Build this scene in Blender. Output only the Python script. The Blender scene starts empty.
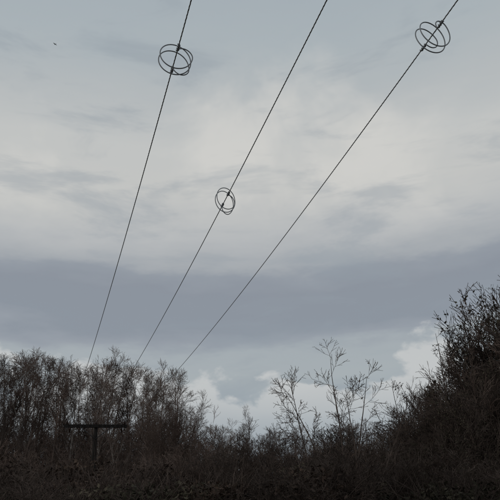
import bpy, math, random
from mathutils import Vector, Matrix, Quaternion, noise
rnd=random.Random(11)
D=bpy.data; C=bpy.context
def link(o,parent=None):
    C.collection.objects.link(o)
    if parent: o.parent=parent
    return o
# ---------------------------------------------------------------- materials
def mat(name,c1,c2,scale=3.0,rough=0.9,objvar=0.0,bump=0.0,detail=2,stretch=(1,1,1)):
    m=D.materials.new(name); m.use_nodes=True; nt=m.node_tree; N=nt.nodes; K=nt.links
    b=N['Principled BSDF']; b.inputs['Roughness'].default_value=rough
    b.inputs['Specular IOR Level'].default_value=0.15
    tc=N.new('ShaderNodeTexCoord'); mp=N.new('ShaderNodeMapping'); mp.inputs['Scale'].default_value=stretch
    K.new(tc.outputs['Object'],mp.inputs[0])
    n=N.new('ShaderNodeTexNoise'); n.inputs['Scale'].default_value=scale; n.inputs['Detail'].default_value=detail
    K.new(mp.outputs[0],n.inputs['Vector'])
    r=N.new('ShaderNodeValToRGB'); r.color_ramp.elements[0].position=.35; r.color_ramp.elements[1].position=.65
    r.color_ramp.elements[0].color=(*c1,1); r.color_ramp.elements[1].color=(*c2,1)
    K.new(n.outputs['Fac'],r.inputs[0]); out=r.outputs[0]
    if objvar>0:
        oi=N.new('ShaderNodeObjectInfo'); mr=N.new('ShaderNodeMapRange')
        mr.inputs[3].default_value=1-objvar; mr.inputs[4].default_value=1+objvar
        K.new(oi.outputs['Random'],mr.inputs[0])
        hs=N.new('ShaderNodeHueSaturation'); K.new(out,hs.inputs['Color']); K.new(mr.outputs[0],hs.inputs['Value']); out=hs.outputs[0]
    K.new(out,b.inputs['Base Color'])
    if bump>0:
        bp=N.new('ShaderNodeBump'); bp.inputs['Strength'].default_value=bump; bp.inputs['Distance'].default_value=.02
        K.new(n.outputs['Fac'],bp.inputs['Height']); K.new(bp.outputs[0],b.inputs['Normal'])
    return m
bark=mat('bark_brown',(.092,.064,.053),(.19,.138,.114),1.0,objvar=.4)
bark_pale=mat('bark_pale',(.17,.14,.122),(.40,.345,.31),1.2,objvar=.45)
bark_dark=mat('bark_dark',(.050,.037,.031),(.105,.078,.065),2.0,objvar=.35)
leafm=mat('ivy_leaf',(.036,.032,.022),(.075,.062,.043),.8,objvar=.35)
deadleaf=mat('dead_leaf',(.050,.034,.027),(.11,.074,.054),.9,objvar=.35)
wood=mat('weathered_pole_wood',(.014,.012,.011),(.034,.029,.026),6,bump=.5,stretch=(3,3,.4))
steel=mat('galvanised_steel',(.03,.03,.032),(.07,.07,.075),12,rough=.6)
porc=mat('brown_porcelain',(.02,.01,.008),(.035,.018,.012),4,rough=.3)
wirem=mat('aluminium_conductor',(.22,.22,.225),(.36,.36,.365),20,rough=.6)
pvc=mat('grey_pvc',(.22,.225,.235),(.29,.295,.305),9,rough=.5)
grass=mat('rough_grass',(.018,.018,.010),(.06,.05,.028),.35,bump=.6,detail=10)
birdm=mat('bird_feather',(.012,.012,.012),(.03,.03,.03),9)
# ---------------------------------------------------------------- mesh helpers
class MB:
    def __init__(s): s.v=[];s.f=[];s.m=[]
    def tube(s,pts,rad,k,mi=0,cap=False):
        base=len(s.v); n=len(pts)
        d=(pts[1]-pts[0]).normalized(); a=d.orthogonal().normalized()
        for i in range(n):
            d=(pts[min(i+1,n-1)]-pts[max(i-1,0)]).normalized()
            a=(a-d*a.dot(d)).normalized(); b=d.cross(a); r=rad[i]
            for j in range(k):
                t=2*math.pi*j/k; s.v.append(pts[i]+a*(math.cos(t)*r)+b*(math.sin(t)*r))
        for i in range(n-1):
            for j in range(k):
                q=base+i*k; j2=(j+1)%k
                s.f.append((q+j,q+j2,q+k+j2,q+k+j)); s.m.append(mi)
        if cap:
            s.f.append(tuple(base+j for j in reversed(range(k)))); s.m.append(mi)
            s.f.append(tuple(base+(n-1)*k+j for j in range(k))); s.m.append(mi)
    def leaf(s,p,size,mi,R):
        a=Vector((R.gauss(0,1),R.gauss(0,1),R.gauss(0,1))).normalized(); b=a.orthogonal().normalized()
        b=Quaternion(a,R.uniform(0,6.28))@b; c=a.cross(b)
        base=len(s.v); s.v+= [p-b*size,p+c*size*.45,p+b*size,p-c*size*.45]
        s.f.append((base,base+1,base+2,base+3)); s.m.append(mi)
    def box(s,c,sx,sy,sz,mi=0,rot=None):
        base=len(s.v)
        for z in(-1,1):
            for y in(-1,1):
                for x in(-1,1):
                    p=Vector((x*sx/2,y*sy/2,z*sz/2))
                    if rot: p=rot@p
                    s.v.append(c+p)
        for f in((0,2,3,1),(4,5,7,6),(0,1,5,4),(2,6,7,3),(0,4,6,2),(1,3,7,5)):
            s.f.append(tuple(base+i for i in f)); s.m.append(mi)
    def mesh(s,name,mats,smooth=True):
        me=D.meshes.new(name); me.from_pydata([tuple(v) for v in s.v],[],s.f)
        for m in mats: me.materials.append(m)
        me.polygons.foreach_set('material_index',s.m)
        if smooth: me.polygons.foreach_set('use_smooth',[True]*len(s.f))
        me.update(); return me
def obj(name,me,parent=None,loc=(0,0,0)):
    o=D.objects.new(name,me); o.location=loc; return link(o,parent)
def rv(R): return Vector((R.gauss(0,1),R.gauss(0,1),R.gauss(0,1))).normalized()
def branch(mb,R,p,d,L,r,lvl,S):
    q=S[lvl]; n=q['n']; pts=[p.copy()]; rad=[r]; dirs=[d.copy()]
    for i in range(n):
        d=(d+rv(R)*q['wob']+Vector((0,0,q['up']))).normalized()
        p=p+d*(L/n); pts.append(p.copy()); dirs.append(d.copy())
        rad.append(max(r*(1-(i+1)/n*q.get('tap',.85)),S['rmin']))
    mb.tube(pts,rad,q['k'],q.get('mi',0))
    if lvl+1 in S:
        c=S[lvl+1]; m=int(q['kids']*R.uniform(.75,1.25)+.5)
        for i in range(m):
            t=q['t0']+(1-q['t0'])*((i+R.random())/m); x=min(t*n,n-1e-3); j=int(x); f=x-j
            pp=pts[j].lerp(pts[j+1],f); dd=dirs[j+1]
            ax=dd.cross(rv(R)); ax=ax.normalized() if ax.length>1e-3 else Vector((1,0,0))
            nd=Quaternion(ax,math.radians(R.gauss(q['ang'],q['ang']*.22)))@dd
            taper=(1-.62*(t-q['t0'])/(1-q['t0']+1e-6))
            branch(mb,R,pp,nd,c['len']*taper*R.uniform(.6,1.2),max(rad[j]*.55*R.uniform(.7,1),S['rmin']),lvl+1,S)
    if 'leaf' in q:
        for i in range(q['leaf']):
            if R.random()<q.get('lp',1):
                j=R.randrange(n); mb.leaf(pts[j].lerp(pts[j+1],R.random())+rv(R)*.04,R.uniform(*S['ls']),S['lmi'],R)
# tall bare tree (ash / birch), 10 m nominal
def tall_tree(seed,pale):
    R=random.Random(seed); mb=MB(); p=1 if pale else 0
    S={'rmin':.0075,0:dict(n=10,wob=.07,up=.05,k=5,kids=24,t0=.22,ang=42,tap=.93,mi=p),
       1:dict(len=2.7,n=5,wob=.15,up=.12,k=3,kids=10,t0=.12,ang=42,mi=p),
       2:dict(len=1.05,n=3,wob=.18,up=.05,k=3,kids=5,t0=.12,ang=42,mi=0),
       3:dict(len=.5,n=1,wob=.15,up=.03,k=3)}
    branch(mb,R,Vector((0,0,-.2)),Vector((R.gauss(0,.06),R.gauss(0,.06),1)).normalized(),10.0,.12,0,S)
    return mb.mesh('tall_tree',[bark,bark_pale])
# multi-stem thicket shrub
def shrub(seed,stems=11,leaf=0,H=4.6,spread=.5,barkm=None,twig=7,pk=2,fr=1.0,ls=(.03,.06)):
    R=random.Random(seed); mb=MB()
    S={'rmin':.006,'ls':ls,'lmi':1,
       0:dict(n=6,wob=.10,up=.05,k=4,kids=10,t0=.12,ang=36),
       1:dict(len=1.7*fr,n=4,wob=.15,up=.08,k=3,kids=twig,t0=.1,ang=38),
       2:dict(len=.75*fr,n=2,wob=.18,up=.06,k=3,kids=pk,t0=.2,ang=36),
       3:dict(len=.35*fr,n=1,wob=.15,up=.03,k=3)}
    if leaf: S[2]['leaf']=leaf; S[1]['leaf']=leaf*2
    for i in range(stems):
        a=R.uniform(0,6.28); s=R.uniform(.05,spread)
        branch(mb,R,Vector((math.cos(a)*s*.8,math.sin(a)*s*.8,-.1)),Vector((math.cos(a)*s,math.sin(a)*s,1)).normalized(),H*R.uniform(.7,1.08)*(1-.35*s),.035,0,S)
    return mb.mesh('shrub',[barkm or bark,leafm if leaf else deadleaf])
# low bramble mound: leaves on the shell of several lobes, arching canes
def mound(seed,lm):
    R=random.Random(seed); mb=MB()
    lob=[(R.uniform(-1.3,1.3),R.uniform(-.8,.8),R.uniform(.4,1.2),R.uniform(.5,.95)) for _ in range(8)]
    for x,y,z,r in lob:
        for i in range(700):
            d=rv(R); rr=r*R.uniform(.72,1.06); p=Vector((x,y,z))+d*rr
            if p.z<0: continue
            mb.leaf(p,R.uniform(.03,.075),1,R)
        for i in range(30):
            d=(rv(R)+Vector((0,0,.7))).normalized(); p=Vector((x,y,z*.3)); pts=[p]
            for k in range(5):
                d=(d+rv(R)*.2+Vector((0,0,-.06))).normalized(); pts.append(pts[-1]+d*r*.52)
            mb.tube(pts,[.009,.008,.007,.006,.005,.004],3,0)
    return mb.mesh('mound',[bark_dark,lm])
# ---------------------------------------------------------------- ground
def gz(x,y): return .25*noise.noise(Vector((x*.05,y*.05,0)))*min(1,math.hypot(x,y)/12)
def make_ground():
    v=[];f=[];rings=[0.5]
    while rings[-1]<4000: rings.append(rings[-1]*1.12+.25)
    n=72; v.append((0,0,0))
    for r in rings:
        for j in range(n):
            a=2*math.pi*j/n; x,y=r*math.cos(a),r*math.sin(a); v.append((x,y,gz(x,y)))
    for j in range(n): f.append((0,1+j,1+(j+1)%n))
    for i in range(len(rings)-1):
        for j in range(n):
            b=1+i*n; j2=(j+1)%n; f.append((b+j,b+n+j,b+n+j2,b+j2))
    me=D.meshes.new('ground'); me.from_pydata(v,[],f); me.materials.append(grass)
    me.polygons.foreach_set('use_smooth',[True]*len(f)); obj('ground',me)
make_ground()
# ---------------------------------------------------------------- vegetation
def empty(name):
    o=D.objects.new(name,None); o.empty_display_size=.5; return link(o)
def put(me,name,parent,x,y,h,nom,wid=1.0,R=rnd):
    o=obj(name,me,parent,(x,y,gz(x,y))); s=h/nom
    o.scale=(s*wid,s*wid,s); o.rotation_euler=(R.gauss(0,.03),R.gauss(0,.03),R.uniform(0,6.28)); return o
T=[tall_tree(100+i,i%2==0) for i in range(6)]
SH=[shrub(200+i) for i in range(4)]
SD=[shrub(250+i,barkm=bark_dark,stems=13,twig=8) for i in range(3)]
SL=[shrub(300+i,leaf=3,stems=12,barkm=bark_dark) for i in range(3)]
MO=[mound(400+i,leafm if i%2 else deadleaf) for i in range(4)]
# left wood (behind the pole)
wl=empty('bare_woodland')
def lh(x):
    return 12.3+.25*math.sin(x*.9)+.2*math.sin(x*2.3+1)
for row,(y0,dx,dh) in enumerate(((43.5,1.6,-1.3),(47,1.05,.0),(52,1.15,1.0))):
    x=-28.0
    while x<-6.2:
        hh=lh(x)+dh-(max(0,x+13.5)*.24)
        put(rnd.choice(T),'tree',wl,x+rnd.gauss(0,.3),y0+rnd.gauss(0,.8),hh*rnd.uniform(.93,1.02),10.3,rnd.uniform(.8,1.05)); x+=dx*rnd.uniform(.7,1.3)
for i in range(22):
    put(rnd.choice(SH),'understorey',wl,-27+i*1.05+rnd.gauss(0,.3),rnd.uniform(42,44.5),rnd.uniform(4.2,6.4),4.8,rnd.uniform(1.0,1.3))
for i in range(16):
    put(rnd.choice(SH),'understorey',wl,-31+i*1.5+rnd.gauss(0,.3),rnd.uniform(56,58),rnd.uniform(8.5,10),4.8,rnd.uniform(.9,1.1))
# rounded willow shrubs
ws=shrub(555,stems=38,H=8.2,spread=.38,twig=11,fr=1.15); obj('willow_shrub',ws,None,(-5.6,39.5,0))
ws2=shrub(556,stems=26,H=6.9,spread=.5,twig=10,fr=1.1); obj('willow_shrub',ws2,None,(-3.4,40.5,0))
# distant trees in the gap
dt=empty('distant_tree_row')
for row in range(2):
    x=-7.0
    while x<20:
        put(rnd.choice(T),'tree',dt,x+rnd.gauss(0,.4),70+row*6+rnd.gauss(0,1),rnd.uniform(7.4,9.2)+row*.4,10.3,rnd.uniform(.9,1.3)); x+=rnd.uniform(1.0,1.9)
put(T[1],'tree',dt,-.9,66,10.4,10.3,.6)
for i in range(20):
    put(rnd.choice(SH),'understorey',dt,-7+i*1.3+rnd.gauss(0,.3),rnd.uniform(60,67),rnd.uniform(5.2,7.4),4.8,1.3)
# right thicket rising to the right
rt=empty('hawthorn_thicket')
def rhgt(x): return 4.4+max(0,(x-5.6))*1.0
for i in range(34):
    y=rnd.uniform(23,30); x=(4.8+(i+rnd.random())/34*9.5)*y/25
    hh=rhgt(x*25/y)*y/26
    put(rnd.choice(SD+SH+SL),'shrub',rt,x,y,min(hh,11)*rnd.uniform(.78,1.05),4.8,rnd.uniform(.65,.9))
for i in range(18):
    y=rnd.uniform(21.5,25); x=(5.4+(i+rnd.random())/18*8)*y/25
    put(rnd.choice(SL+SD),'shrub',rt,x,y,rhgt(x*25/y)*y/26*.76,4.8,rnd.uniform(.95,1.2))
# undergrowth bank
ub=empty('bramble_undergrowth')
for row,(y,hz) in enumerate(((16,.95),(20,1.15),(26,1.5))):
    x=-.52*y
    while x<.52*y:
        o=obj('mound',rnd.choice(MO),ub,(x,y+rnd.gauss(0,.5),gz(x,y)-.15)); s=hz*rnd.uniform(.85,1.2)
        o.scale=(s*1.25,s,s*1.05); o.rotation_euler=(0,0,rnd.choice((0,3.14))+rnd.gauss(0,.3)); x+=2.6*s
for i in range(22):
    y=rnd.uniform(15.5,19); x=(-.5+(i+rnd.random())/22*1.0)*y
    put(rnd.choice(SD),'shrub',ub,x,y,rnd.uniform(2.2,2.8),4.8,rnd.uniform(1.5,2.0))
for i in range(32):
    y=rnd.uniform(24,34); x=(-.5+(i+rnd.random())/32*.85)*y
    h=rnd.uniform(.085,.12)*y+1.2
    if -.37<x/y<-.15: h=.06*y+1.1      # clearance kept below the line
    put(rnd.choice(SL+SD+SH),'shrub',ub,x,y,h,4.8,rnd.uniform(1.1,1.5))
# bare sapling in front
def sapling(seed):
    R=random.Random(seed); mb=MB()
    S={'rmin':.0052,'ls':(.03,.05),'lmi':1,
       0:dict(n=10,wob=.09,up=.03,k=6,kids=10,t0=.3,ang=42),
       1:dict(len=1.5,n=6,wob=.15,up=.04,k=4,kids=7,t0=.2,ang=42),
       2:dict(len=.6,n=4,wob=.18,up=.02,k=3,kids=3,t0=.2,ang=40,leaf=1,lp=.25),
       3:dict(len=.25,n=2,wob=.15,up=.0,k=3)}
    for dx,lean,L in((0,(.02,0),5.6),(.1,(.16,.05),5.0),(-.1,(-.36,.0),4.9),(-.05,(-.15,-.05),4.9),(.15,(.30,.05),4.4),(.05,(.08,-.1),4.6)):
        branch(mb,R,Vector((dx,0,-.1)),Vector((lean[0],lean[1],1)).normalized(),L,.04,0,S)
    return mb.mesh('bare_sapling',[bark_dark,deadleaf])
obj('bare_sapling',sapling(7),None,(2.45,18,0))
def whip(seed,H):
    R=random.Random(seed); mb=MB()
    S={'rmin':.006,'ls':(.03,.06),'lmi':1,
       0:dict(n=10,wob=.07,up=.04,k=5,kids=14,t0=.3,ang=42),
       1:dict(len=1.2,n=5,wob=.13,up=.08,k=3,kids=7,t0=.25,ang=40),
       2:dict(len=.45,n=3,wob=.16,up=.04,k=3,leaf=4,lp=.35)}
    branch(mb,R,Vector((0,0,-.1)),Vector((R.gauss(0,.08),0,1)).normalized(),H,.05,0,S)
    return mb.mesh('whip',[bark_dark,deadleaf])
for i,(x,y,H) in enumerate(((7.5,24.5,8.0),(6.4,26,6.0),(8.9,24,7.6),(9.9,23.5,8.9),(10.3,24,9.9),(8.3,25.5,7.6),(9.3,25,8.4),(10.0,24.6,9.7))):
    obj('hawthorn_tree',whip(40+i,H),None,(x,y,0))
# ---------------------------------------------------------------- power line
EYE=1.6; W=1.69; X0,Y0,H0=-9.73,37.77,4.67; A=.3287; SL_,CC=.0367,.00221; SPAN=62.0
def wp(k,t):
    return Vector((X0+t*math.sin(A)+k*W*math.cos(A),Y0-t*math.cos(A)+k*W*math.sin(A),EYE+H0-SL_*t+CC*t*t))
perp=Vector((math.cos(A),math.sin(A),0)); along=Vector((math.sin(A),-math.cos(A),0))
def conductor(k):
    mb=MB(); r=.0050; off=.0050; pitch=.22; step=.045; n=int(SPAN/step)
    for s in range(3):
        pts=[]
        for i in range(n+1):
            t=i*step; p=wp(k,t); d=(wp(k,t+.1)-p).normalized(); a=perp; b=d.cross(a)
            th=2*math.pi*(t/pitch+s/3); pts.append(p+a*math.cos(th)*off+b*math.sin(th)*off)
        mb.tube(pts,[r]*len(pts),5)
    return mb.mesh('conductor',[wirem])
for k in(-1,0,1): obj('power_line_wire',conductor(k))
def diverter(k,t0,phase,Ra,Rb,Lm=.24,tm=2.0):
    """preformed spiral: tight grip coils at both ends, wide barrel coil in the middle"""
    mb=MB(); c=wp(k,t0); d=(wp(k,t0+.1)-c).normalized(); a=perp; b=d.cross(a)
    if b.z<0: b=-b
    pts=[]; g=.016
    seq=((.13,3.5,0,0),(.03,.28,0,1),(Lm,tm,1,1),(.03,.28,1,0),(.13,3.5,0,0))
    tot=sum(s[0] for s in seq); l=-tot/2; th=phase
    for Ls,tn,f0,f1 in seq:
        n=max(16,int(tn*48))
        for i in range(n):
            w=i/n; s=f0+(f1-f0)*w*w*(3-2*w)
            q=th+2*math.pi*tn*w
            ww=w
            if f0==f1==1: ww=w-.055*math.sin(4*math.pi*w)   # coils bunch into two rings
            ra=g+(Ra-g)*s; rb=g+(Rb-g)*s
            pts.append(c+d*(l+Ls*ww)+a*math.cos(q)*ra+b*(math.sin(q)*rb-.02*s))
        l+=Ls; th+=2*math.pi*tn
    mb.tube(pts,[.0085]*len(pts),7,cap=True)
    obj('bird_flight_diverter',mb.mesh('diverter',[pvc]))
diverter(-1,32.12,1.2,.225,.265); diverter(0,28.75,.4,.195,.265); diverter(1,33.4,1.9,.205,.275)
# poles
def pole(t,name):
    root=empty(name); base=wp(0,t); base.z=0; root.location=base
    top=wp(0,t).z
    mb=MB(); n=10; pts=[Vector((0,0,-.3+(top-.05)*i/n+.0)) for i in range(n+1)]
    mb.tube(pts,[.17-.05*i/n for i in range(n+1)],14,cap=True); obj('pole_shaft',mb.mesh('shaft',[wood]),root)
    rot=Matrix.Rotation(A,3,'Z'); mb=MB(); zc=top-.30
    mb.box(perp*0+along*.17+Vector((0,0,zc)),2*W+.35,.12,.19,0,rot)
    o=obj('crossarm',mb.mesh('arm',[wood],False),root); bv=o.modifiers.new('b','BEVEL'); bv.width=.012
    mb=MB()
    for s in(-1,1):
        mb.tube([perp*s*.95+along*.24+Vector((0,0,zc-.05)),along*.15+Vector((0,0,zc-.75))],[.022,.022],6,cap=True)
    obj('braces',mb.mesh('braces',[steel]),root)
    mb=MB()
    for k in(-1,0,1):
        p=perp*k*W+(along*.17 if k else Vector((0,0,0)))
        z0=zc+.07; prof=[(0,.02),(.05,.02),(.052,.11),(.09,.09),(.10,.06),(.12,.10),(.155,.08),(.165,.045),(.20,.06),(.235,.03)]
        mb.tube([p+Vector((0,0,z0+a)) for a,_ in prof],[b for _,b in prof],12,cap=True)
    obj('insulators',mb.mesh('ins',[porc]),root)
    mb=MB()
    for k in(-.9,.9):
        p=perp*k*W+along*.25
        mb.tube([p+Vector((0,0,zc-.08)),p+Vector((0,0,zc-.16)),p+Vector((0,0,zc-.2)),p+Vector((0,0,zc-.36))],[.02,.06,.055,.04],8,cap=True)
    obj('fuse_holders',mb.mesh('fuse',[porc]),root)
pole(0,'utility_pole'); pole(SPAN,'utility_pole')
# ---------------------------------------------------------------- bird
mb=MB()
mb.tube([Vector((-.22,0,0)),Vector((-.12,0,0)),Vector((0,0,.01)),Vector((.12,0,.02)),Vector((.18,0,.03)),Vector((.24,0,.02))],[.015,.04,.06,.045,.03,.004],8,cap=True)
for s in(-1,1):
    b0=len(mb.v); mb.v+=[Vector((.09,s*.03,.03)),Vector((.12,s*.25,.12)),Vector((.0,s*.52,.05)),Vector((-.06,s*.25,.11)),Vector((-.08,s*.03,.02))]
    mb.f.append((b0,b0+1,b0+3,b0+4)); mb.m.append(0); mb.f.append((b0+1,b0+2,b0+3)); mb.m.append(0)
b0=len(mb.v); mb.v+=[Vector((-.18,.02,0)),Vector((-.18,-.02,0)),Vector((-.34,-.07,0)),Vector((-.34,.07,0))]; mb.f.append((b0,b0+1,b0+2,b0+3)); mb.m.append(0)
bo=obj('flying_bird',mb.mesh('bird',[birdm]),None,(-31.1,79,72.3)); bo.rotation_euler=(0,.1,2.6); bo.scale=(.8,)*3
# ---------------------------------------------------------------- sky
w=D.worlds.new('World'); C.scene.world=w; w.use_nodes=True; nt=w.node_tree; N=nt.nodes; K=nt.links
for n in list(N): N.remove(n)
def nd(t): return N.new(t)
def val(x,sock):
    if isinstance(x,(int,float)): sock.default_value=x
    else: K.new(x,sock)
def ma(op,a,b=0.0,c=None):
    n=nd('ShaderNodeMath'); n.operation=op; val(a,n.inputs[0]); val(b,n.inputs[1])
    if c is not None: val(c,n.inputs[2])
    return n.outputs[0]
def smooth(x,a,b,c=0,d=1):
    n=nd('ShaderNodeMapRange'); n.interpolation_type='SMOOTHSTEP'; val(x,n.inputs[0])
    for i,v in enumerate((a,b,c,d)): n.inputs[1+i].default_value=v
    return n.outputs[0]
tc=nd('ShaderNodeTexCoord'); sep=nd('ShaderNodeSeparateXYZ'); K.new(tc.outputs['Generated'],sep.inputs[0])
x,y,z=sep.outputs
el=ma('MULTIPLY',ma('ARCSINE',z),57.2958)
def nz(sx,sy,sz,scale,detail=5,rough=.5,off=(0,0,0),dist=0):
    mp=nd('ShaderNodeMapping'); mp.inputs['Scale'].default_value=(sx,sy,sz); mp.inputs['Location'].default_value=off
    K.new(tc.outputs['Generated'],mp.inputs[0]); n=nd('ShaderNodeTexNoise'); K.new(mp.outputs[0],n.inputs['Vector'])
    n.inputs['Scale'].default_value=scale; n.inputs['Detail'].default_value=detail; n.inputs['Roughness'].default_value=rough; n.inputs['Distortion'].default_value=dist
    return n.outputs['Fac']
n1=nz(1,1,3.2,1.8,3,.5,(3.1,.4,1.2))
n2=nz(1,1,3.5,6.0,5,.58,(7.3,2.4,.2))
el2=ma('ADD',el,ma('MULTIPLY',ma('SUBTRACT',n1,.5),5.0))
el2=ma('ADD',el2,ma('MULTIPLY',ma('SUBTRACT',n2,.5),4.4))
el2=ma('ADD',el2,ma('ADD',ma('MULTIPLY',x,.2),-.6))
ramp=nd('ShaderNodeValToRGB'); K.new(ma('DIVIDE',el2,60.0),ramp.inputs[0])
def lin(c): return tuple(((v/255)/12.92 if v/255<=.04045 else ((v/255+.055)/1.055)**2.4) for v in c)+(1,)
stops=[(0,(150,160,168)),(6.5,(153,164,172)),(10.5,(167,175,179)),(13.0,(165,173,178)),(14.0,(151,158,167)),(15.2,(141,149,159)),(18.5,(141,148,158)),(20.0,(148,155,164)),(20.9,(165,170,175)),(23.5,(182,185,187)),(27,(196,197,195)),(31,(194,196,195)),(35,(181,186,188)),(40,(170,179,184)),(46,(164,174,181)),(60,(160,171,179))]
cr=ramp.color_ramp
while len(cr.elements)<len(stops): cr.elements.new(.5)
for e,(p,c) in zip(cr.elements,stops): e.position=p/60
for e,(p,c) in zip(cr.elements,stops): e.color=lin(c)
col=ramp.outputs[0]
def mixc(f,a,b,mode='MIX'):
    m=nd('ShaderNodeMix'); m.data_type='RGBA'; m.blend_type=mode; val(f,m.inputs[0])
    for s,v in((6,a),(7,b)):
        if isinstance(v,tuple): m.inputs[s].default_value=v
        else: K.new(v,m.inputs[s])
    return m.outputs[2]
# brighter thin patches high up
n3=nz(1.0,1.0,1.5,3.4,5,.55,(4.7,2.1,2.2),.3)
f=ma('MULTIPLY',smooth(n3,.46,.64),smooth(el,21,27)); f=ma('MULTIPLY',f,smooth(el,44,34))
col=mixc(ma('MULTIPLY',f,.75),col,lin((211,210,206)))
# darker wisps
n4=nz(1,1,4.0,4.2,5,.6,(9.7,1.1,4.2),.4)
f=smooth(n4,.50,.70); col=mixc(ma('MULTIPLY',f,.45),col,lin((147,157,166)))
# low cumulus puffs
n5=nz(1,1,1.6,9.0,6,.52,(2.7,8.1,.7),.2)
puff=ma('ADD',n5,ma('MULTIPLY',ma('SUBTRACT',10.6,el),.045))
f=ma('MULTIPLY',smooth(puff,.48,.56),smooth(el,3.0,10.5)); col=mixc(ma('MULTIPLY',f,.85),col,lin((198,200,200)))
# clear sky behind the overcast
sky=nd('ShaderNodeTexSky'); sky.sky_type='NISHITA'; sky.sun_disc=False
SE,SA=math.radians(38),math.radians(-95)
sky.sun_elevation=SE; sky.sun_rotation=SA
b1=nd('ShaderNodeBackground'); K.new(sky.outputs[0],b1.inputs[0]); b1.inputs[1].default_value=.06
b2=nd('ShaderNodeBackground'); K.new(col,b2.inputs[0]); b2.inputs[1].default_value=1.0
mx=nd('ShaderNodeMixShader'); mx.inputs[0].default_value=.98; K.new(b1.outputs[0],mx.inputs[1]); K.new(b2.outputs[0],mx.inputs[2])
out=nd('ShaderNodeOutputWorld'); K.new(mx.outputs[0],out.inputs[0])
sl=D.lights.new('sun','SUN'); sl.energy=.6; sl.angle=math.radians(25); sl.color=(1,.95,.88); so=link(D.objects.new('sun',sl))
dv=Vector((math.sin(SA)*math.cos(SE),math.cos(SA)*math.cos(SE),math.sin(SE))); so.rotation_euler=dv.to_track_quat('Z','Y').to_euler(); so.location=(0,0,30)
# ---------------------------------------------------------------- camera
cd=D.cameras.new('camera'); cam=link(D.objects.new('camera',cd)); C.scene.camera=cam
cd.sensor_width=36; cd.lens=36*603/500; cd.clip_end=10000; cd.clip_start=.05
Rm=Matrix.Rotation(math.radians(90+22.413),4,'X')@Matrix.Rotation(math.radians(-2.036),4,'Z')
cam.matrix_world=Matrix.Translation((0,0,EYE))@Rm
C.scene.view_settings.view_transform='Standard'; C.scene.view_settings.look='None'; C.scene.view_settings.exposure=0
